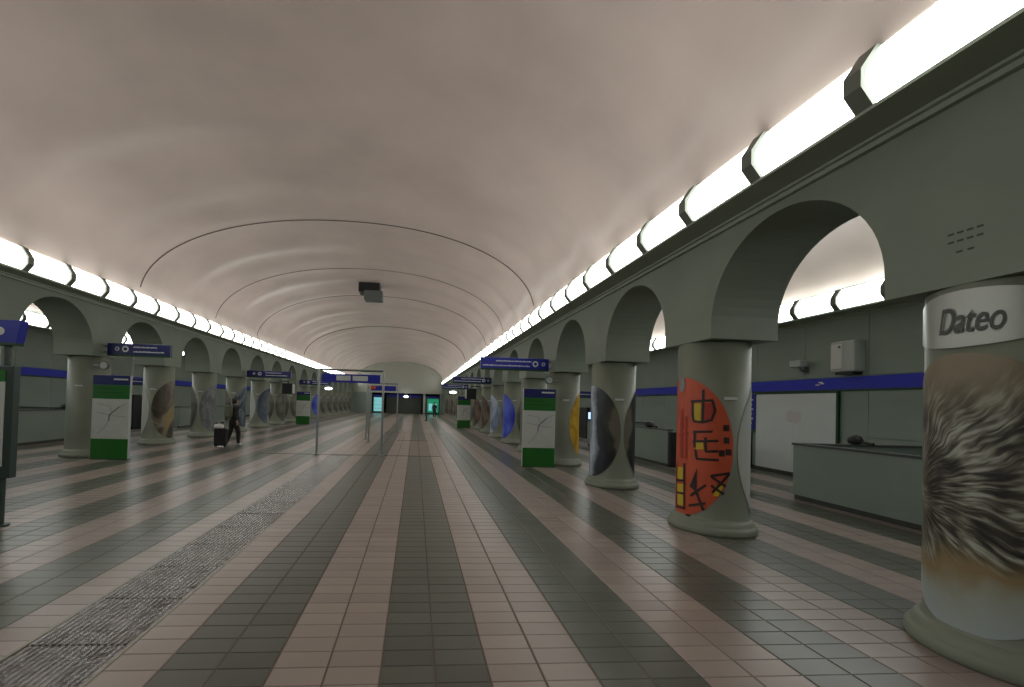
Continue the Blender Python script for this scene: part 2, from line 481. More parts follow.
M_SEAM = mat('seam_dark', (0.17, 0.135, 0.115), 0.7)
def seam(y, r):
    v, f = [], []; NS = 64; hc = 0.5 * (VX0 + VX1); a = 0.5 * (VX1 - VX0)
    for s in range(NS + 1):
        t = math.pi * (0.03 + 0.94 * s / NS); cx, cz = math.cos(t), math.sin(t)
        x = hc - a * math.copysign(abs(cx) ** (2 / VP), cx); z = VZ + VR * cz ** (2 / VP)
        nx, nz = cx, -cz
        for dy, dn in ((-r, -0.02), (-r, 0.014), (r, 0.014), (r, -0.02)): v.append((x + nx * dn, y + dy, z + nz * dn))
    for s in range(NS):
        for q in range(4): f.append((s * 4 + q, s * 4 + (q + 1) % 4, s * 4 + 4 + (q + 1) % 4, s * 4 + 4 + q))
    return mesh_obj('vault_joint', v, f, M_SEAM, ceiling)
for y, r in ((13.1, 0.014), (17.8, 0.006), (22.3, 0.01), (31.5, 0.012), (41.0, 0.012)): seam(y, r)

# cornices
def cornice(n_, X, sgn):
    prof = [(0.0, 4.0), (-0.05, 4.0), (-0.05, 4.045), (-0.085, 4.05), (-0.085, 4.075), (-0.40, 4.10), (-0.40, 4.128), (0.0, 4.15)]
    o = MB().prism([(X + sgn * a - sgn * -0.0, z) for a, z in prof], Y0, Y1).build('trim_%d' % n_, M_CORN)
    return struct(o)
cornice(1, XR, 1); cornice(2, XL, -1); cornice(3, XBR, 1); cornice(4, XBL, -1)

# ------------------------------------------------------------------ cove lights
LP = 1.1
COLNAME = {XR: {0: 'porcupine picture', 1: 'orange mural', 2: 'dark oval picture', 3: 'yellow picture'},
           XL: {4: 'tan picture', 5: 'pale grey picture', 6: 'teal picture', 7: 'slate blue picture'}}
def cove_proto(X, sgn, m, label, group):
    root = empty('cove_light', (0, 0, 0))
    tag(root, label, 'light', group)
    D = [(0.375, 4.145), (0.46, 4.27), (0.46, 4.40), (0.34, 4.60)]
    v, f = [], []
    for y in (0.07, LP - 0.07):
        v += [(-sgn * d, y, z) for d, z in D] + [(-sgn * 0.30, y, 4.6), (-sgn * 0.30, y, 4.15)]
    for k in range(3): f.append((k, k + 1, 7 + k, 6 + k))
    nrm = 1
    o = mesh_obj('diffuser', v, f, m, root)
    P = [(0.40, 4.13), (0.505, 4.265), (0.505, 4.41), (0.37, 4.62), (0.05, 4.64), (0.05, 4.13)]
    MB().prism([(-sgn * d, z) for d, z in P], -0.07, 0.07).build('rib', M_RIB, root)
    return root
def run_lights(X, sgn, m, label, group, off):
    p = cove_proto(X, sgn, m, label, group)
    n = int((Y1 - Y0 - 0.4) / LP)
    ph = (off - Y0) % LP
    for i in range(n):
        o = p if i == 0 else copy_tree(p)
        y = Y0 + ph + 0.05 + i * LP
        o.location = (X, y, 0)
        nm = COLNAME.get(X)
        if nm:
            q = (y + LP / 2 - COL0) / PITCHY; k = round(q)
            if abs(q - k) < 0.18 and k in nm: o['label'] = 'white glowing cove panel right above the column with the ' + nm[k]
            elif math.floor(q) in nm and math.floor(q) + 1 in nm:
                o['label'] = 'white cove panel above the arch between %s and %s columns' % (nm[math.floor(q)], nm[math.floor(q) + 1])
            else: o['label'] = label
run_lights(XR, 1, M_DIFF, 'white glowing cove panel above the arcade with the orange mural column', 'cove lights over the orange mural arcade', 3.09)
run_lights(XL, -1, M_DIFF, 'white glowing cove panel above the arcade that the person with the suitcase walks along', 'cove lights over the arcade beside the person', 9.3)
run_lights(XBR, 1, M_DIFFA, 'white glowing cove panel on the aisle wall above the white hoarding', 'cove lights of the aisle with the hoarding', 9.3)
run_lights(XBL, -1, M_DIFFA, 'white glowing cove panel on the aisle wall behind the arcade beside the person', 'cove lights of the aisle behind the person', 8.9)

# ------------------------------------------------------------------ end walls
def end_wall():
    o = struct(box('wall_far', (XL - 0.2, Y1, 2.8), (XR + 0.2, Y1 + 0.4, 8.0), mat('far_wall', (0.40, 0.41, 0.36), 0.6, noise=0.05)))
    return o
wall_far = end_wall()
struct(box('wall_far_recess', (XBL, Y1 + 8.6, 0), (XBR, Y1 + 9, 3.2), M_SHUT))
struct(box('ceiling_recess', (XBL, Y1 + 0.4, 2.9), (XBR, Y1 + 9, 3.1), M_BACK))
struct(box('wall_far_side', (XL, Y1, 0), (-5.95, Y1 + 0.4, 2.8), M_BACK))
struct(box('wall_far_side', (3.35, Y1, 0), (XR, Y1 + 0.4, 2.8), M_BACK))
struct(box('wall_far_right_aisle', (XR + WT, Y1, 0), (XBR, Y1 + 0.4, 7.0), M_BACK))
struct(box('wall_far_left_aisle', (XBL, Y1, 0), (XL - WT, Y1 + 0.4, 7.0), M_BACK))
struct(box('wall_rear', (XBL, Y0 - 0.4, 0), (XBR, Y0, 8.0), M_WALL))
# far front under the lintel
def kiosk(name, x0, x1, m, label):
    r = empty(name, ((x0 + x1) / 2, Y1 + 0.9, 0)); w = (x1 - x0) / 2
    box('body', (-w - 0.1, -0.3, 0), (w + 0.1, 0.5, 2.5), M_DKGRN, r)
    box('lit_panel', (-w, -0.33, 0.25), (w, -0.29, 2.15), m, r)
    box('blue_header', (-w - 0.1, -0.34, 2.2), (w + 0.1, -0.29, 2.48), M_BLUE, r)
    tag(r, label, 'kiosk'); return r
k1 = kiosk('lit_kiosk', -5.7, -4.45, M_TEAL, 'pale teal lit shop front under the lintel at the far end')
for i in range(3): box('shelf', (-0.6, -0.37, 0.6 + i * 0.5), (0.6, -0.33, 0.66 + i * 0.5), M_WHITE, k1)
k2 = kiosk('lit_kiosk', 1.65, 3.2, M_GRNLIT, 'green lit shop front under the lintel at the far end')
for i in range(2): box('poster_pane', (-0.6 + i * 0.7, -0.36, 0.5), (-0.1 + i * 0.6, -0.33, 1.5), M_TEAL, k2)
sh = empty('roller_shutter', (-1.6, Y1 + 1.2, 0)); tag(sh, 'dark closed roller shutter between the two lit shop fronts', 'shutter')
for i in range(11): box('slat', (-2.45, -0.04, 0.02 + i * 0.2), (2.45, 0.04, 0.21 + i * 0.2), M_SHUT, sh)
box('blue_header', (-2.45, -0.12, 2.25), (2.45, 0.0, 2.62), M_BLUE, sh)
p = empty('square_pillar', (1.2, Y1 + 0.5, 0)); tag(p, 'pale square pillar beside the green lit shop front', 'pillar')
box('shaft', (-0.16, -0.16, 0), (0.16, 0.16, 2.8), M_BOX, p); box('foot', (-0.2, -0.2, 0), (0.2, 0.2, 0.12), M_PLINTH, p)
lp = empty('ceiling_lamp', (-1.3, Y1 - 0.6, 0)); tag(lp, 'small white oval lamp hung before the far shutter', 'lamp')
MB().lathe([(0.02, 2.2), (0.28, 2.25), (0.32, 2.35), (0.2, 2.46), (0.05, 2.5)], 16).build('glass_shade', M_LAMP, lp)
MB().tube((0, 0, 2.49), (0, 0, 2.95), 0.02).tube((0, 0, 2.93), (0, 0.62, 2.93), 0.02).build('arm', M_STEEL, lp)

# ------------------------------------------------------------------ columns and their oval pictures
RS = 0.455; COLH = ZB
ZC, ZH, PHM = 1.175, 0.985, math.radians(86)
def colpt(side, phi, z, r):              # side -1: column of the right arcade seen from the hall (faces -x)
    # phi is measured from the facing direction, positive towards -y
    return (side * r * math.cos(phi), -r * math.sin(phi), z)
def oval(parent, side, m, name='picture', off=0.006, phm=PHM, zc=ZC, zh=ZH, border=0.0):
    v, f, uv = [], [], []
    NV, NU = 40, 28
    for j in range(NV + 1):
        t = -math.cos(math.pi * j / NV); w = phm * math.sqrt(max(0, 1 - t * t))
        for i in range(NU + 1):
            s = -1 + 2 * i / NU
            v.append(colpt(side, s * w, zc + zh * t, RS + off)); uv.append((0.5 + 0.5 * s * w / phm, 0.5 + 0.5 * t))
    n = NU + 1
    for j in range(NV):
        for i in range(NU): f.append((j * n + i, j * n + i + 1, (j + 1) * n + i + 1, (j + 1) * n + i))
    return mesh_obj(name, v, f, m, parent, True, uvs=uv)
def patch(parent, side, poly, m, name, off=0.012):     # filled polygon on the curved shaft, poly in (phi deg, z)
    c = (sum(p[0] for p in poly) / len(poly), sum(p[1] for p in poly) / len(poly))
    v = [colpt(side, math.radians(c[0]), c[1], RS + off)]; P = []
    for a, b in zip(poly, poly[1:] + poly[:1]):
        for q in range(4): P.append((a[0] + (b[0] - a[0]) * q / 4, a[1] + (b[1] - a[1]) * q / 4))
    v += [colpt(side, math.radians(x), z, RS + off) for x, z in P]
    n = len(P)
    return mesh_obj(name, v, [(0, 1 + k, 1 + (k + 1) % n) for k in range(n)], m, parent)
def stroke(parent, side, pts, m, name, w=0.022, off=0.014):   # ribbon along a line of (phi deg, z)
    Q = []
    for a, b in zip(pts, pts[1:]):
        for q in range(5): Q.append((a[0] + (b[0] - a[0]) * q / 5, a[1] + (b[1] - a[1]) * q / 5))
    Q.append(pts[-1]); v, f = [], []
    k = RS * math.pi / 180
    for i, (a, z) in enumerate(Q):
        a0, z0 = Q[max(0, i - 1)]; a1, z1 = Q[min(len(Q) - 1, i + 1)]
        dx, dz = (a1 - a0) * k, z1 - z0; l = math.hypot(dx, dz) or 1
        nx, nz = -dz / l * w, dx / l * w
        for s in (1, -1): v.append(colpt(side, math.radians(a + s * nx / k), z + s * nz, RS + off))
    for i in range(len(Q) - 1): f.append((2 * i, 2 * i + 1, 2 * i + 3, 2 * i + 2))
    return mesh_obj(name, v, f, m, parent)

shaft_prof = [(0.485, 0.17), (0.468, 0.19), (RS, 0.225), (RS, 0.6), (RS, COLH - 0.02), (0.43, COLH - 0.015), (0.43, COLH + 0.02)]
base_prof = [(0.55, 0.0), (0.56, 0.03), (0.555, 0.08), (0.54, 0.10), (0.525, 0.105), (0.52, 0.13), (0.505, 0.16), (0.487, 0.185), (0.44, 0.187)]
me_shaft = me_base = None
def column(k, right, pic, pic_back, label, group=None, strip=True):
    global me_shaft, me_base
    x = XR + 0.43 if right else XL - 0.43
    side = -1 if right else 1
    r = empty('column', (x, ycol(k), 0)); tag(r, label, 'column', group)
    if me_shaft is None:
        s = MB().lathe(shaft_prof, 48).build('shaft', M_COL, r, True); me_shaft = s.data
        b = MB().lathe(base_prof, 48).build('base', M_COL, r, True); me_base = b.data
        s.data.polygons[-1].use_smooth = False
    else:
        for nm, me in (('shaft', me_shaft), ('base', me_base)):
            o = bpy.data.objects.new(nm, me); C.objects.link(o); o.parent = r
    po = oval(r, side, pic) if pic else None
    if pic_back: oval(r, -side, pic_back)
    if strip: patch(r, side, [(70, 1.845), (93, 1.845), (93, 1.885), (70, 1.885)], M_WHITE, 'label_strip', 0.012)
    return r, po

P = {}
P['eye'] = grad_poster('photo_eye', [(0.42, (120, 134, 160)), (0.50, (190, 200, 216)), (0.58, (140, 148, 158)), (0.65, (48, 52, 62)), (0.78, (22, 24, 32)), (0.88, (52, 52, 46)), (0.95, (104, 102, 88))])
P['yellow'] = poster_mat('photo_yellow', [(0.3, (120, 80, 30)), (0.5, (190, 150, 30)), (0.7, (214, 176, 60))], (1.5, 1.2), 1, 5.0)
P['blue'] = poster_mat('photo_blue', [(0.3, (26, 30, 110)), (0.5, (44, 60, 190)), (0.7, (90, 110, 220))], (1.2, 1), 1, 1.0)
P['sky'] = poster_mat('photo_sky', [(0.3, (96, 112, 140)), (0.5, (150, 166, 190)), (0.7, (196, 205, 214))], (1.4, 1), 1.5, 8.0)
P['brown'] = poster_mat('photo_brown', [(0.3, (40, 30, 24)), (0.5, (84, 66, 52)), (0.7, (120, 100, 84))], (1.2, 1), 1.5, 2.0)
P['tan'] = poster_mat('photo_tan', [(0.32, (38, 34, 28)), (0.45, (80, 72, 58)), (0.56, (136, 128, 108)), (0.66, (150, 132, 80))], (1.1, 0.9), 1.4, 6.3)
P['grey'] = poster_mat('photo_grey', [(0.3, (84, 90, 90)), (0.5, (104, 110, 112)), (0.62, (128, 130, 130)), (0.75, (90, 94, 100))], (2.2, 1.6), 2, 4.4)
P['teal'] = poster_mat('photo_teal', [(0.3, (22, 34, 42)), (0.47, (50, 68, 78)), (0.58, (110, 124, 130)), (0.72, (40, 54, 74))], (1.2, 1), 1.8, 9.1)
P['lens'] = poster_mat('photo_lens', [(0.3, (40, 50, 66)), (0.5, (74, 86, 100)), (0.65, (110, 118, 122)), (0.8, (60, 70, 92))], (1, 0.8), 1, 7.7)
P['mix'] = poster_mat('photo_mixed', [(0.3, (70, 70, 64)), (0.5, (100, 98, 90)), (0.7, (128, 124, 116))], (1.6, 1.2), 1.6, 0.4)

# right arcade (the one with the orange mural)
c1_, pic1 = column(0, True, porcupine_mat(), M_PALE, 'round column wrapped in a porcupine quill picture under a silver station name plaque', strip=False)
pl = oval(c1_, -1, M_SILVER, 'name_plaque', 0.010, math.radians(66), 2.405, 0.205)
def plaque_text(parent, side, text, phi0, phi1, z0, h):
    cu = bpy.data.curves.new('letters', 'FONT'); cu.body = text; cu.size = 1.0; cu.shear = 0.25; cu.offset = 0.012
    to = bpy.data.objects.new('letters', cu); C.objects.link(to)
    dg = bpy.context.evaluated_depsgraph_get()
    me = bpy.data.meshes.new_from_object(to.evaluated_get(dg)); bpy.data.objects.remove(to)
    bm = bmesh.new(); bm.from_mesh(me)
    bmesh.ops.triangulate(bm, faces=bm.faces)
    for _ in range(2):
        bmesh.ops.subdivide_edges(bm, edges=[e for e in bm.edges if e.calc_length() > 0.12], cuts=1)
    bm.to_mesh(me); bm.free()
    xs = [q.co.x for q in me.vertices]; a, b = min(xs), max(xs)
    ys = [q.co.y for q in me.vertices]; lo, hi = min(ys), max(ys)
    for q in me.vertices:
        ph = math.radians(phi0 + (phi1 - phi0) * (q.co.x - a) / (b - a))
        q.co = colpt(side, ph, z0 + h * (q.co.y - lo) / (hi - lo), RS + 0.020)
    me.materials.append(M_LETTER)
    o = bpy.data.objects.new('letters', me); C.objects.link(o); o.parent = parent
    return o
plaque_text(pl, -1, 'Dateo', -16, 27, 2.30, 0.19)

c2_, pic2 = column(1, True, M_ORANGE, M_PALE, 'round column with an orange oval mural of black and yellow signs')
def zp(zx, zy):                       # drawing grid of the mural -> angle and height on the shaft
    t = max(-1, min(1, (zx - 167) / 110.0)); return (54 + math.degrees(math.asin(t)), 2.16 - (0.32 * zy - 48) * 0.01453)
def G(name, pts, m=M_INK, w=0.016): stroke(pic2, -1, [zp(*q) for q in pts], m, name, w)
def F(name, pts, m): patch(pic2, -1, [zp(*q) for q in pts], m, name)
F('yellow_field', [(113, 230), (134, 230), (134, 282), (116, 280)], M_YEL)
F('red_field', [(143, 230), (166, 228), (170, 250), (160, 280), (143, 283)], M_RED)
G('glyph', [(140, 188), (140, 285)]); G('glyph', [(104, 224), (168, 220)])
G('glyph', [(166, 222), (174, 250), (164, 278), (140, 286), (114, 284), (110, 262), (110, 226)])
F('yellow_field', [(120, 345), (142, 343), (144, 366), (122, 368)], M_YEL)
G('glyph', [(112, 316), (168, 312)]); G('glyph', [(117, 316), (118, 362)]); G('glyph', [(112, 345), (184, 338)])
G('glyph', [(148, 330), (150, 372), (184, 368)]); G('glyph', [(120, 368), (124, 396), (186, 394)])
for q in ((205, 300), (206, 336), (212, 370), (194, 374)):
    F('dot', [(q[0] - 8, q[1] - 9), (q[0] + 7, q[1] - 9), (q[0] + 8, q[1] + 9), (q[0] - 8, q[1] + 9)], M_INK)
G('glyph', [(164, 442), (216, 430)]); G('glyph', [(166, 444), (206, 470)]); G('glyph', [(215, 432), (170, 490)]); G('glyph', [(166, 470), (200, 492)])
F('yellow_field', [(178, 470), (200, 468), (186, 500), (172, 500)], M_YEL)
F('glyph', [(105, 482), (126, 424), (126, 496)], M_INK)
G('glyph', [(108, 510), (152, 470)]); G('glyph', [(104, 540), (152, 524)]); G('glyph', [(124, 492), (146, 546)])
F('yellow_field', [(66, 430), (84, 428), (84, 466), (66, 468)], M_YEL)
F('yellow_field', [(66, 484), (86, 480), (88, 545), (68, 548)], M_YEL)
G('glyph', [(64, 420), (66, 560)]); G('glyph', [(88, 415), (90, 556)]); G('glyph', [(64, 474), (90, 468)]); G('glyph', [(64, 512), (90, 508)]); G('glyph', [(66, 556), (92, 552)])
G('glyph', [(76, 250), (78, 400)], M_RED, 0.03); G('glyph', [(90, 270), (92, 400)], M_RED, 0.02); G('glyph', [(70, 330), (98, 322)], M_RED, 0.02)
F('glyph', [(67, 150), (82, 150), (86, 175), (80, 195), (68, 190)], M_LINE)
F('glyph', [(94, 568), (110, 566), (108, 582), (98, 584)], M_INK)

column(2, True, P['eye'], P['eye'], 'round column with a dark and pale blue oval picture next after the orange mural column')
column(3, True, None, P['yellow'], 'round column behind the map totem, a yellow oval picture on its aisle side')
column(4, True, P['mix'], P['mix'], 'round column hidden behind the map totem, before the vivid blue picture')
column(5, True, P['blue'], P['mix'], 'round column with a vivid blue oval picture, beyond the map totem')
column(6, True, P['sky'], P['mix'], 'round column with a pale sky blue oval picture next to the vivid blue one')
column(7, True, P['brown'], P['mix'], 'round column with a dark brown oval picture, beyond the pale sky blue one')
for k in KS:
    if k < 0: column(k, True, P['mix'], P['mix'], 'round column of the arcade before the porcupine picture column', 'columns before the porcupine column')
    if k > 7: column(k, True, P['mix'] if k % 2 else P['brown'], P['mix'], 'grey-green round column of the orange mural arcade, far down beyond the brown picture', 'far columns of the orange mural arcade')
# left arcade
column(3, False, None, None, 'plain grey-green round column behind the map totem, on the side of the person')
column(4, False, P['tan'], M_PALE, 'round column with a brown and tan oval picture next to the map totem')
column(5, False, P['grey'], P['mix'], 'round column with a pale grey oval picture beside the person')
column(6, False, P['teal'], P['mix'], 'round column with a dark teal and white oval picture behind the person')
column(7, False, P['lens'], M_PALE, 'round column with a slate blue oval picture beyond the person')
for k in KS:
    if k < 3: column(k, False, P['mix'], P['mix'], 'round column of the arcade behind the information stand', 'columns behind the information stand')
    if k > 7: column(k, False, P['blue'] if k == 11 else P['mix'], P['mix'],
                     'round column with a bright blue picture far beyond the person' if k == 11 else 'grey-green round column far down the arcade beside the person', None if k == 11 else 'far columns of the arcade beside the person')

# ------------------------------------------------------------------ parapets of the stairs in the aisles
def parapet(X, ya, yb, dirx, label, ends, xdepth):
    r = empty('stair_parapet', (X, ya, 0)); tag(r, label, 'parapet')
    L = yb - ya; t = 0.14
    def xb(a, b): return (min(a * dirx, b * dirx), max(a * dirx, b * dirx))
    a, b = xb(0, t)
    box('front_panel', (a, 0, 0.09), (b, L, 1.06), M_BACK, r)
    a2, b2 = xb(0.02, t - 0.02)
    box('plinth', (a2, 0.02, 0), (b2, L - 0.02, 0.09), M_PLINTH, r)
    a3, b3 = xb(-0.02, t + 0.02)
    box('cap', (a3, -0.02, 1.06), (b3, L + 0.02, 1.10), M_CAP, r)
    for e in ends:
        y = L - t if e else 0
        a, b = xb(t, xdepth)
        box('end_panel', (a, y, 0), (b, y + t, 1.06), M_BACK, r)
        box('end_cap', (a, y - 0.02, 1.06), (b, y + t + 0.02, 1.10), M_CAP, r)
    return r
parapet(7.5, -6.0, 8.0, 1, 'grey-green stair parapet with dark cap in front of the white hoarding', (1,), 2.66)
parapet(7.4, 12.1, 18.0, 1, 'grey-green stair parapet with a black end, beyond the white hoarding', (1,), 2.76)
pe = box('parapet_dark_end', (7.42, 11.98, 0), (7.95, 12.09, 1.02), M_BLACK, None, 0.01); tag(pe, 'narrow black slab making the dark end of the stair parapet', 'panel')  # black slab for the dark near end of the parapet
parapet(-12.0, 10.0, 17.2, -1, 'grey-green stair parapet with dark cap in the aisle behind the plain column', (0, 1), 2.66)
parapet(-12.0, 23.0, 31.0, -1, 'grey-green stair parapet with dark cap far back in the aisle behind the person', (0,), 2.66)
def lump(loc, label, s=1.0):
    r = empty('handrail_end', loc); tag(r, label, 'handrail')
    MB().lathe([(0.05 * s, 0), (0.15 * s, 0.02), (0.17 * s, 0.08), (0.12 * s, 0.16), (0.04 * s, 0.19)], 14).build('boss', M_BLACK, r, True)
    MB().tube((0, -0.02, 0.06), (0, -0.45 * s, 0.03), 0.03).build('bar', M_BLACK, r)
lump((8.75, 7.93, 1.10), 'black rounded handrail end on the parapet before the hoarding', 0.75)
lump((7.47, 13.2, 1.10), 'black rounded handrail end on the parapet beyond the orange mural column', 0.9)
lump((-12.07, 15.9, 1.10), 'black rounded handrail end on the parapet behind the plain column', 1.0)

# ------------------------------------------------------------------ things on the right aisle wall
h = empty('white_hoarding', (XBR - 0.06, 10.85, 0)); tag(h, 'large white hoarding board standing against the aisle wall under the blue band', 'board')
for i in range(2): box('panel', (-0.03, -1.22 + i * 1.22, 0.1), (0.02, -0.003 + i * 1.22, 2.2), M_HOARD, h)
box('rail_and_gap_shade', (-0.035, -1.25, 0.0), (0.02, 1.25, 0.1), M_PLINTH, h); box('rail_and_gap_shade', (-0.035, -1.25, 2.2), (0.02, 1.25, 2.235), M_GREEND, h)  # the dark bottom strip stands in for the gap shadow under the board
box('frame_post', (-0.035, -1.27, 0), (0.02, -1.22, 2.235), M_GREEND, h)
mesh_obj('pink_smudge', [(-0.032, -0.05 + 0.22 * math.cos(t * 0.5236) * (1 + 0.2 * (t % 2)), 1.58 + 0.14 * math.sin(t * 0.5236) * (1 + 0.25 * (t % 3))) for t in range(12)], [tuple(range(12))], M_SMUDGE, h)
s = empty('wall_notice', (XBR - 0.05, 12.32, 0)); tag(s, 'narrow blue notice panel with white writing beside the white hoarding', 'sign')
box('panel', (-0.03, -0.2, 1.15), (0.02, 0.2, 2.22), M_BLUE, s); box('green_edge', (-0.032, -0.2, 1.08), (0.02, 0.2, 1.15), M_GREEN, s)
for i in range(6): box('lettering', (-0.034, -0.13 + 0.05 * (i % 2), 2.02 - i * 0.14), (-0.03, 0.12 - 0.04 * (i % 3), 2.07 - i * 0.14), M_WHITE, s)
box('post', (-0.02, -0.05, 0), (0.02, 0.05, 1.1), M_BLACK, s)
cm = empty('security_camera', (XBR - 0.012, 10.5, 2.93)); tag(cm, 'pale security camera on a wall bracket above the blue band', 'camera')
bevel(MB().box((-0.32, -0.13, -0.04), (-0.10, 0.2, 0.13)).build('housing', M_BOX, cm), 0.02)
MB().tube((-0.21, 0.2, 0.045), (-0.21, 0.26, 0.045), 0.06).build('lens', M_BLACK, cm)
MB().tube((-0.2, 0, -0.03), (-0.15, 0, -0.14), 0.03).tube((-0.15, 0, -0.14), (0.0, 0, -0.14), 0.03).build('bracket', M_GREY, cm)
MB().box((-0.02, -0.07, -0.22), (0.005, 0.07, -0.04)).build('wall_plate', M_GREY, cm)
hb = empty('wall_heater', (XBR - 0.012, 9.3, 2.62)); tag(hb, 'pale upright boxy heater fixed to the wall above the blue band', 'heater')
bevel(MB().box((-0.30, -0.28, 0.06), (0.005, 0.28, 0.78)).build('casing', M_BOX, hb), 0.03)
box('front_plate', (-0.315, -0.02, 0.14), (-0.29, 0.25, 0.72), M_WHITE, hb); box('underside', (-0.25, -0.2, 0.0), (0, 0.2, 0.06), M_BLACK, hb)
box('knob', (-0.325, 0.02, 0.62), (-0.31, 0.07, 0.67), M_GREY, hb)

def machine(x, y, sgn, label):
    r = empty('ticket_machine', (x, y, 0)); tag(r, label, 'machine')
    b_ = MB().box((-0.35, -0.55, 0), (0.35, 0.55, 1.65)).build('body', M_BLACK, r); bevel(b_, 0.02)
    box('screen', (-0.25, -0.575, 1.05), (0.25, -0.55, 1.4), M_SCREEN, r)
    box('front_panel', (-0.30, -0.565, 0.15), (0.30, -0.55, 0.95), M_GREY, r)
    box('tray', (-0.2, -0.62, 0.5), (0.2, -0.55, 0.56), M_STEEL, r)
machine(9.35, 22.6, 1, 'black ticket machine with a lit screen in the aisle beyond the dark oval picture')
machine(-13.6, 21.9, -1, 'black ticket machine with a lit screen in the aisle between totem and tan picture')

def hang_sign(X0, X1, Y, Z0, Z1, label, lines, icons, toX, flip=False, m=M_BLUE, zrod=None):
    r = empty('hanging_sign', ((X0 + X1) / 2, Y, 0)); tag(r, label, 'sign')
    w = (X1 - X0) / 2
    bevel(MB().box((-w, -0.06, Z0 + 0.045), (w, 0.06, Z1)).build('board', m, r), 0.012)
    box('green_edge', (-w, -0.06, Z0), (w, 0.06, Z0 + 0.045), M_GREEND, r)
    H = Z1 - Z0
    for (a, b, q) in lines:
        zc = Z0 + 0.045 + (H - 0.045) * q
        n = max(1, int((b - a) * 2 * w / 0.16)); rg = random.Random(int(1000 * (a + q)))
        x = -w + a * 2 * w; xe = -w + b * 2 * w
        mb = MB()
        while x < xe - 0.03:
            l = min(xe - x, rg.uniform(0.025, 0.06)); hh = rg.uniform(0.026, 0.04)
            mb.box((x, -0.064, zc - 0.026), (x + l * 0.75, -0.058, zc - 0.026 + hh)); x += l
        mb.build('lettering', M_WHITE, r)
    for a, rad in icons:
        zc = Z0 + 0.045 + (H - 0.045) * 0.5; x = -w + a * 2 * w
        MB().tube((x, -0.065, zc), (x, -0.058, zc), rad, 20).build('symbol', M_WHITE, r)
        MB().tube((x, -0.067, zc), (x, -0.064, zc), rad * 0.55, 16).build('symbol_core', m, r)
    if toX is not None:
        xa = toX - (X0 + X1) / 2; e = w if xa > 0 else -w
        for zz in (Z0 + 0.1, Z1 - 0.08):
            MB().tube((e * 0.98, 0.0, zz), (xa, 0.0, zz), 0.02).build('bracket', M_STEEL, r)
    if zrod:
        for xx in (-w * 0.7, w * 0.7): MB().tube((xx, 0, Z1), (xx, 0, zrod), 0.015).build('rod', M_STEEL, r)
    return r
LR = [(0.22, 0.76, 0.72), (0.03, 0.74, 0.3)]; IR = [(0.80, 0.085), (0.92, 0.055)]
LLf = [(0.42, 0.80, 0.72), (0.42, 0.92, 0.3)]; IL = [(0.16, 0.055), (0.29, 0.085)]
hang_sign(1.83, 3.82, 12.25, 2.68, 3.04, 'blue direction sign with two lines of white writing above the totem by the yellow picture', LR, IR, XR)
hang_sign(1.86, 3.84, 21.85, 2.69, 3.03, 'blue direction sign on the orange mural arcade, second one beyond the map totem', LR, IR, XR, m=M_NAVY)
hang_sign(1.89, 3.84, 31.4, 2.69, 3.04, 'blue direction sign above a lit oval lamp, on the orange mural arcade', LR, IR, XR, m=M_NAVY)
hang_sign(-8.3, -6.68, 12.25, 2.70, 3.04, 'blue direction sign above the map totem by the plain column', LLf, IL, XL, m=M_NAVY)
hang_sign(-8.3, -6.18, 21.85, 2.66, 3.0, 'blue direction sign above the arcade beyond the person', LLf, IL, XL, m=M_NAVY)
hang_sign(-8.3, -6.1, 31.4, 2.68, 3.02, 'dark blue direction sign above a lit oval lamp, beyond the person', LLf, IL, XL, m=M_NAVY)
hang_sign(7.6, 8.6, 20.0, 2.1, 2.42, 'small navy sign hung in the aisle before the ticket machine beyond the dark oval picture', [(0.2, 0.8, 0.5)], [], None, m=M_NAVY, zrod=6.15)
hang_sign(-12.2, -11.2, 19.3, 2.05, 2.36, 'small navy sign hung in the aisle between totem and tan picture', [(0.2, 0.8, 0.5)], [], None, m=M_NAVY, zrod=6.15)
def oval_lamp(x, y, zt, label):
    r = empty('oval_lamp', (x, y, 0)); tag(r, label, 'lamp')
    o = MB().lathe([(0.02, -0.16), (0.2, -0.12), (0.27, 0.0), (0.2, 0.12), (0.02, 0.16)], 18).build('globe', M_LAMP, r, True)
    o.location = (0, 0, 2.46); o.scale = (1, 1, 0.6)
    MB().tube((0, 0, 2.54), (0, 0, zt), 0.015).build('stem', M_STEEL, r)
oval_lamp(2.72, 31.4, 2.69, 'lit white oval lamp under the blue sign on the orange mural arcade')
oval_lamp(-6.25, 31.4, 2.68, 'lit white oval lamp under the dark blue sign beyond the person')

# round signs fixed beside the totems
def round_sign(x, y, z, sgn, label):
    r = empty('round_sign', (x, y, z)); tag(r, label, 'sign')
    MB().tube((0, -0.03, 0), (0, 0.03, 0), 0.12, 20).build('disc', M_GREY, r)
    MB().tube((0, -0.035, 0), (0, -0.03, 0), 0.09, 20).build('face', M_BOX, r)
    MB().tube((0, 0, 0), (sgn * 0.28, 0.0, 0), 0.02).build('bracket', M_STEEL, r)
round_sign(3.78, 12.0, 2.42, 1, 'small pale round sign beside the column behind the yellow picture totem')
round_sign(-8.22, 12.0, 2.42, -1, 'small pale round sign beside the plain column above the map totem')

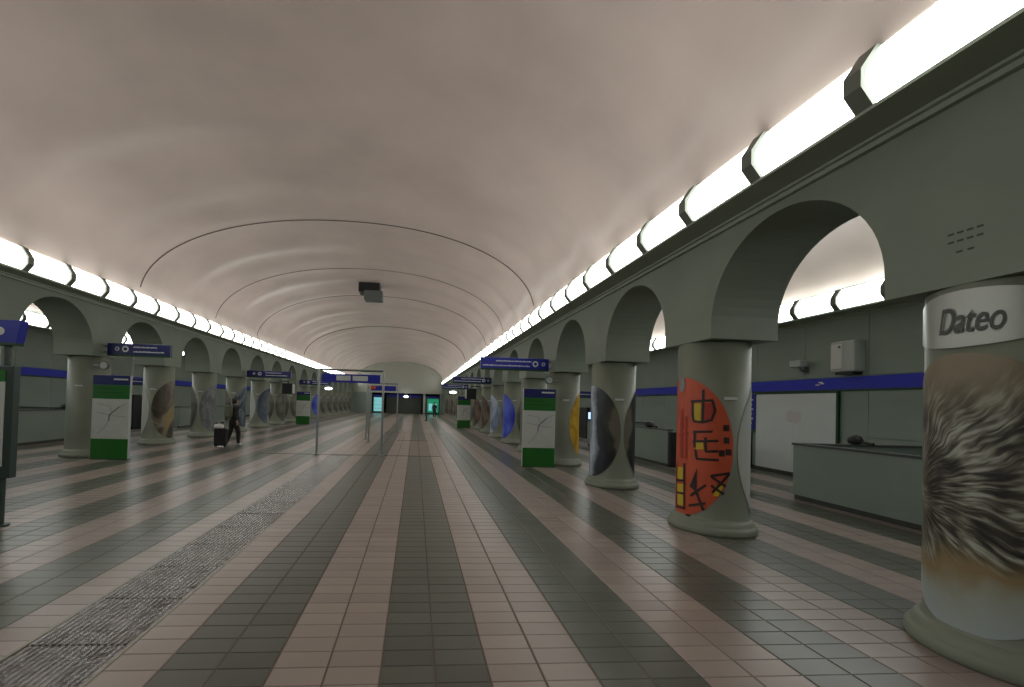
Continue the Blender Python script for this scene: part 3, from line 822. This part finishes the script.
# ------------------------------------------------------------------ map totems
def totem(x, y, label):
    r = empty('map_totem', (x, y, 0)); tag(r, label, 'totem')
    bevel(MB().box((-0.45, -0.09, 0), (0.45, -0.0, 2.15)).build('body', M_BOX, r), 0.012)
    box('navy_header', (-0.445, -0.10, 1.90), (0.445, -0.085, 2.145), M_NAVY, r)
    box('green_header', (-0.445, -0.10, 1.55), (0.445, -0.085, 1.898), M_GREEN, r)
    mp = box('map_panel', (-0.445, -0.10, 0.53), (0.445, -0.085, 1.548), M_MAP, r)
    box('green_foot', (-0.445, -0.10, 0.02), (0.445, -0.085, 0.528), M_GREEN, r)
    def ln(p, w):
        mb = MB()
        for (xa, za), (xb, zb) in zip(p, p[1:]):
            d = Vector((xb - xa, 0, zb - za)).normalized() * w; n = Vector((-d.z, 0, d.x)); i = len(mb.v)
            mb.v += [(xa + n.x - d.x, -0.102, za + n.z - d.z), (xb + n.x + d.x, -0.102, zb + n.z + d.z), (xb - n.x + d.x, -0.102, zb - n.z + d.z), (xa - n.x - d.x, -0.102, za - n.z - d.z)]
            mb.f.append((i, i + 1, i + 2, i + 3))
        mb.build('map_line', M_LINE, mp)
    ln([(-0.03, 1.0), (-0.02, 1.14), (0.2, 1.34)], 0.018); ln([(-0.35, 1.2), (-0.02, 1.14)], 0.005); ln([(-0.03, 1.0), (-0.12, 0.82), (-0.3, 0.65)], 0.006)
    ln([(0.0, 1.12), (0.38, 1.1)], 0.005); ln([(-0.32, 1.42), (-0.02, 1.36), (0.05, 1.2)], 0.005); ln([(0.2, 1.34), (0.4, 1.44)], 0.006)
    for i, (a, b, z) in enumerate(((0.05, 0.4, 2.03), (-0.38, 0.1, 1.8), (-0.38, 0.3, 1.70))):
        box('lettering', (a, -0.103, z), (b, -0.10, z + (0.04 if i == 0 else 0.015)), M_WHITE if i == 0 else M_GREEND, r)
    box('foot', (-0.46, -0.11, 0), (0.46, 0.02, 0.02), M_PLINTH, r)
totem(3.40, 11.68, 'tall map totem with white map and green foot before the column with the yellow picture')
totem(-7.74, 11.68, 'tall map totem with white map and green foot before the plain column')
totem(3.3, 29.2, 'green and white map totem far down the orange mural arcade')
totem(-7.4, 29.2, 'green and white map totem far down the arcade beyond the person')
def side_screen(x, y, label):
    r = empty('display_screen', (x, y, 0)); tag(r, label, 'screen')
    s = 1 if x < HC else -1
    bevel(MB().box((-0.3, -0.5, 1.95), (0.3, 0.05, 2.6)).build('casing', M_BLACK, r), 0.02)
    box('side_cover', (min(s * 0.3, s * 0.33), -0.45, 2.0), (max(s * 0.3, s * 0.33), 0.0, 2.55), M_BOX, r)
    MB().tube((0, -0.2, 2.6), (0, -0.2, 2.75), 0.03).tube((0, -0.2, 2.74), (-s * 0.62, -0.2, 2.74), 0.03).build('arm', M_BLACK, r)
side_screen(3.4, 26.6, 'black hanging display screen on the orange mural arcade before the far totem')
side_screen(-7.9, 27.6, 'black hanging display screen beyond the person, before the far totem')

# ------------------------------------------------------------------ information stand
st = empty('information_stand', (-5.65, 5.8, 0)); tag(st, 'information stand of dark framed board on posts under a blue sign', 'notice board')
box('board_frame', (-0.65, -0.05, 0.60), (0.65, 0.05, 2.0), M_DKGRN, st, 0.01)
pn = box('poster', (-0.59, -0.06, 0.75), (0.56, -0.045, 1.80), M_MAP, st); box('green_header', (-0.59, -0.06, 1.802), (0.56, -0.045, 1.94), M_GREEN, st)
for i in range(9): box('text_line', (-0.5, -0.063, 0.85 + i * 0.1), (0.45 - 0.1 * (i % 3), -0.06, 0.865 + i * 0.1), M_LINE, pn)
for xx in (-0.55, 0.53):
    MB().tube((xx, 0, 0), (xx, 0, 0.7), 0.035).build('post', M_DKGRN, st)
    MB().tube((xx, 0, 1.98), (xx, 0, 2.27), 0.035).build('neck', M_DKGRN, st)
    MB().tube((xx, 0, 0), (xx, 0, 0.02), 0.09).build('foot', M_DKGRN, st)
MB().prism([(-0.85, 2.29), (0.66, 2.29), (0.71, 2.57), (-0.85, 2.57)], -0.06, 0.06).build('sign_board', M_BLUE, st)
MB().prism([(-0.85, 2.255), (0.655, 2.255), (0.66, 2.29), (-0.85, 2.29)], -0.06, 0.06).build('green_edge', M_GREEND, st)
MB().tube((0.48, -0.066, 2.43), (0.48, -0.058, 2.43), 0.05, 18).build('symbol', M_WHITE, st)
box('lettering', (-0.6, -0.065, 2.4), (0.3, -0.058, 2.46), M_WHITE, st)

# ------------------------------------------------------------------ portal frames in the hall
def portal(y, xa, xb, label, panels, orange):
    r = empty('portal_frame', ((xa + xb) / 2, y, 0)); tag(r, label, 'frame'); w = (xb - xa) / 2
    for xx in (-w, w):
        MB().tube((xx, 0, 0), (xx, 0, 2.62), 0.035, 12).build('post', M_STEEL, r)
        MB().tube((xx, 0, 0), (xx, 0, 0.03), 0.09, 14).build('foot', M_STEEL, r)
    MB().tube((-w, 0, 2.60), (w, 0, 2.60), 0.03, 10).build('top_beam', M_GREY, r)
    sb = box('sign_board', (-w + 0.1, -0.04, 2.22), (w - 0.1, 0.04, 2.48), M_BLUE, r)
    for a, b in panels: box('white_panel', (a, -0.046, 2.28), (b, -0.04, 2.43), M_PALE, sb)
    for xx in (-w * 0.6, w * 0.6): MB().tube((xx, 0, 2.47), (xx, 0, 2.6), 0.012).build('hanger', M_STEEL, r)
    if orange: box('orange_panel', (-w + 0.02, -0.05, 2.30), (-w + 0.4, -0.041, 2.46), M_BORANGE, sb)
portal(13.35, -2.95, -1.0, 'steel portal frame with a blue sign of two white panels, standing on the floor rail', [(-0.45, -0.02), (0.04, 0.5)], False)
portal(22.9, -2.5, -0.95, 'steel portal frame with blue and orange sign behind the one on the floor rail', [], True)
for x, y, hh in ((-2.1, 18.9, 1.6), (-1.85, 17.6, 1.6)):
    r = empty('steel_post', (x, y, 0)); tag(r, 'slim freestanding steel post between the two portal frames', 'post', 'posts between the portal frames')
    MB().tube((0, 0, 0), (0, 0, 2.3), 0.03, 10).build('shaft', M_STEEL, r); MB().tube((0, 0, 0), (0, 0, 0.03), 0.09, 12).build('foot', M_STEEL, r)
r = empty('barrier_post', (1.0, 38.5, 0)); tag(r, 'dark slim post standing alone before the green lit shop front', 'post')
MB().tube((0, 0, 0), (0, 0, 2.1), 0.06, 10).build('shaft', M_DKGRN, r); MB().tube((0, 0, 0), (0, 0, 0.04), 0.16, 12).build('foot', M_DKGRN, r)

# ------------------------------------------------------------------ device under the vault
zc = VZ + VR
d = empty('ceiling_device', (-2.25, 20.2, 0)); tag(d, 'black and grey camera boxes hung from the crown of the vault', 'camera')
bevel(MB().box((-0.5, -0.4, zc - 0.42), (0.45, 0.4, zc + 0.02)).build('mount_box', M_BLACK, d), 0.02)
bevel(MB().box((-0.2, -0.75, zc - 0.86), (0.62, -0.1, zc - 0.44)).build('housing', M_GREY, d), 0.03)
MB().tube((0.2, -0.3, zc - 0.46), (0.2, -0.3, zc - 0.4), 0.1).build('pivot', M_BLACK, d)

# ------------------------------------------------------------------ people
def person(loc, rz, label, H, coat, dark_side_coat, stride=0.12, hold=None):
    s = H / 1.7
    r = empty('person', loc, rz); tag(r, label, 'person')
    # skeleton: +y is where the person faces
    J = {'pel': (0, 0, 0.95, .17, .15), 'bel': (0, 0.01, 1.08, .175, .155), 'che': (0, 0.015, 1.28, .19, .16), 'nck': (0, 0.01, 1.44, .07, .065), 'nk2': (0, 0.03, 1.50, .055, .055),
         'hd1': (0, 0.045, 1.555, .072, .085), 'hd2': (0, 0.05, 1.63, .08, .095), 'hd3': (0, 0.04, 1.69, .055, .065)}
    for sd, n in ((-1, 'l'), (1, 'r')):
        st_ = stride * sd
        J.update({'hip' + n: (sd * .09, 0, .88, .11, .12), 'kne' + n: (sd * .10, .03 + st_ * .7, .50, .08, .085), 'ank' + n: (sd * .10, st_ * 1.2 - .03, .09, .055, .06),
                  'foo' + n: (sd * .11, st_ * 1.2 + .12, .04, .04, .03),
                  'sho' + n: (sd * .17, .01, 1.38, .07, .07), 'elb' + n: (sd * .25, -.02 - st_ * .4, 1.12, .06, .06),
                  'wri' + n: (sd * .25, .06 - st_ * .6, .90, .034, .034), 'han' + n: (sd * .25, .085 - st_ * .6, .81, .036, .026)})
    E_ = [('pel', 'bel'), ('bel', 'che'), ('che', 'nck'), ('nck', 'nk2'), ('nk2', 'hd1'), ('hd1', 'hd2'), ('hd2', 'hd3')]
    for n in 'lr': E_ += [('pel', 'hip' + n), ('hip' + n, 'kne' + n), ('kne' + n, 'ank' + n), ('ank' + n, 'foo' + n), ('che', 'sho' + n), ('sho' + n, 'elb' + n), ('elb' + n, 'wri' + n), ('wri' + n, 'han' + n)]
    keys = list(J); idx = {k: i for i, k in enumerate(keys)}
    me = bpy.data.meshes.new('body'); me.from_pydata([tuple(c * s for c in J[k][:3]) for k in keys], [(idx[a], idx[b]) for a, b in E_], [])
    o = bpy.data.objects.new('body', me); C.objects.link(o)
    md = o.modifiers.new('skin', 'SKIN'); 
    sv = me.skin_vertices[0].data if me.skin_vertices else None
    if sv is None:
        bm = bmesh.new(); bm.from_mesh(me); bm.verts.layers.skin.verify(); bm.to_mesh(me); bm.free(); sv = me.skin_vertices[0].data
    for i, k in enumerate(keys): sv[i].radius = (J[k][3] * s, J[k][4] * s); sv[i].use_root = (k == 'pel')
    sb = o.modifiers.new('sub', 'SUBSURF'); sb.levels = 2; sb.render_levels = 2
    dg = bpy.context.evaluated_depsgraph_get(); me2 = bpy.data.meshes.new_from_object(o.evaluated_get(dg))
    bpy.data.objects.remove(o)
    me2.materials.clear()
    for m in (coat, M_TROUS, M_SKIN, M_SHOE, dark_side_coat): me2.materials.append(m)
    zmin = min(v.co.z for v in me2.vertices)
    for v_ in me2.vertices: v_.co.z -= zmin
    for p_ in me2.polygons:
        c = p_.center; z = c.z / s; ax = abs(c.x) / s
        p_.use_smooth = True
        if z < 0.09: p_.material_index = 3
        elif ax > 0.2 and z < 0.93 and z > .74: p_.material_index = 2
        elif z > 1.47: p_.material_index = 2
        elif z < 0.9 and ax < 0.2: p_.material_index = 1
        elif c.x > 0.03: p_.material_index = 4  # right half dark, left olive: lit and shaded sides painted in
        else: p_.material_index = 0
    b_ = bpy.data.objects.new('body', me2); C.objects.link(b_); b_.parent = r
    # hair cap, nose, ears, fingers
    hm = MB().lathe([(0.02, 1.72), (0.07, 1.735), (0.098, 1.69), (0.104, 1.62), (0.098, 1.56), (0.085, 1.53)][::-1], 18, (0, 0.02, 0))
    hv = []
    for x, y, z in hm.v:
        if y > 0.05 and z < 1.66: y = 0.05
        hv.append((x * s, y * s, z * s))
    mesh_obj('hair', hv, hm.f, M_HAIR, r, True)
    MB().tube((0, 0.135 * s, 1.61 * s), (0, 0.155 * s, 1.585 * s), 0.012 * s, 8).build('nose', M_SKIN, r)
    for sd in (-1, 1):
        MB().tube((sd * 0.08 * s, 0.05 * s, 1.6 * s), (sd * 0.098 * s, 0.045 * s, 1.605 * s), 0.022 * s, 8).build('ear', M_SKIN, r)
        MB().tube((sd * 0.03 * s, 0.132 * s, 1.635 * s), (sd * 0.03 * s, 0.14 * s, 1.635 * s), 0.009 * s, 8).build('eye', M_BLACK, r)
        hx, hy, hz = sd * .25, .085 - stride * sd * .6, .80
        mb = MB()
        for q in range(4):
            yy = hy - 0.03 + q * 0.02; l = (0.055, 0.065, 0.062, 0.05)[q]
            mb.tube((hx * s, yy * s, hz * s), ((hx - sd * 0.008) * s, yy * s, (hz - l * .6) * s), 0.009 * s, 6)
            mb.tube(((hx - sd * 0.008) * s, yy * s, (hz - l * .6) * s), ((hx - sd * 0.03) * s, yy * s, (hz - l) * s), 0.008 * s, 6)
        mb.tube(((hx - sd * 0.01) * s, (hy + 0.03) * s, (hz + 0.02) * s), ((hx - sd * 0.03) * s, (hy + 0.055) * s, (hz - 0.02) * s), 0.010 * s, 6)
        mb.build('fingers', M_SKIN, r)
    return r
pr = person((-6.22, 15.35, 0), math.radians(-40), 'person in coat coloured lit olive on one side, dark on the other, walking with a black suitcase', 1.62, M_COATLIT, M_JKT, 0.14)
bp_ = bevel(MB().box((-0.15, -0.27, 0.98), (0.15, -0.10, 1.40)).build('backpack', M_COATLIT, pr), 0.05, 3)  # coloured with the coat's lit-side olive
sc_ = empty('suitcase', (-6.44, 14.9, 0), math.radians(10)); tag(sc_, 'black upright wheeled suitcase held by the walking person', 'suitcase')
bevel(MB().box((-0.19, -0.13, 0.05), (0.19, 0.13, 0.62)).build('shell', M_TROUS, sc_), 0.04, 3)
for xx in (-0.14, 0.14):
    for yy in (-0.09, 0.09): MB().tube((xx - 0.015, yy, 0.03), (xx + 0.015, yy, 0.03), 0.03, 12).build('wheel', M_BLACK, sc_)
MB().tube((-0.1, 0.09, 0.6), (-0.1, 0.09, 0.86), 0.01).tube((0.1, 0.09, 0.6), (0.1, 0.09, 0.86), 0.01).tube((-0.11, 0.09, 0.86), (0.11, 0.09, 0.86), 0.016).build('handle', M_STEEL, sc_)
bg = empty('white_bag', (-6.46, 14.80, 0.622)); tag(bg, 'small white bag lying on top of the black suitcase', 'bag')
bevel(MB().box((-0.15, -0.08, 0), (0.14, 0.08, 0.14)).build('pouch', M_SHOE, bg), 0.05, 3)
MB().tube((-0.08, 0, 0.13), (0, 0, 0.2), 0.01).tube((0, 0, 0.2), (0.08, 0, 0.13), 0.01).build('strap', M_WHITE, bg)
person((2.05, 46.0, 0), math.radians(180), 'distant person in dark clothes standing before the green lit shop front', 1.65, M_JKT, M_JKT, 0.06)
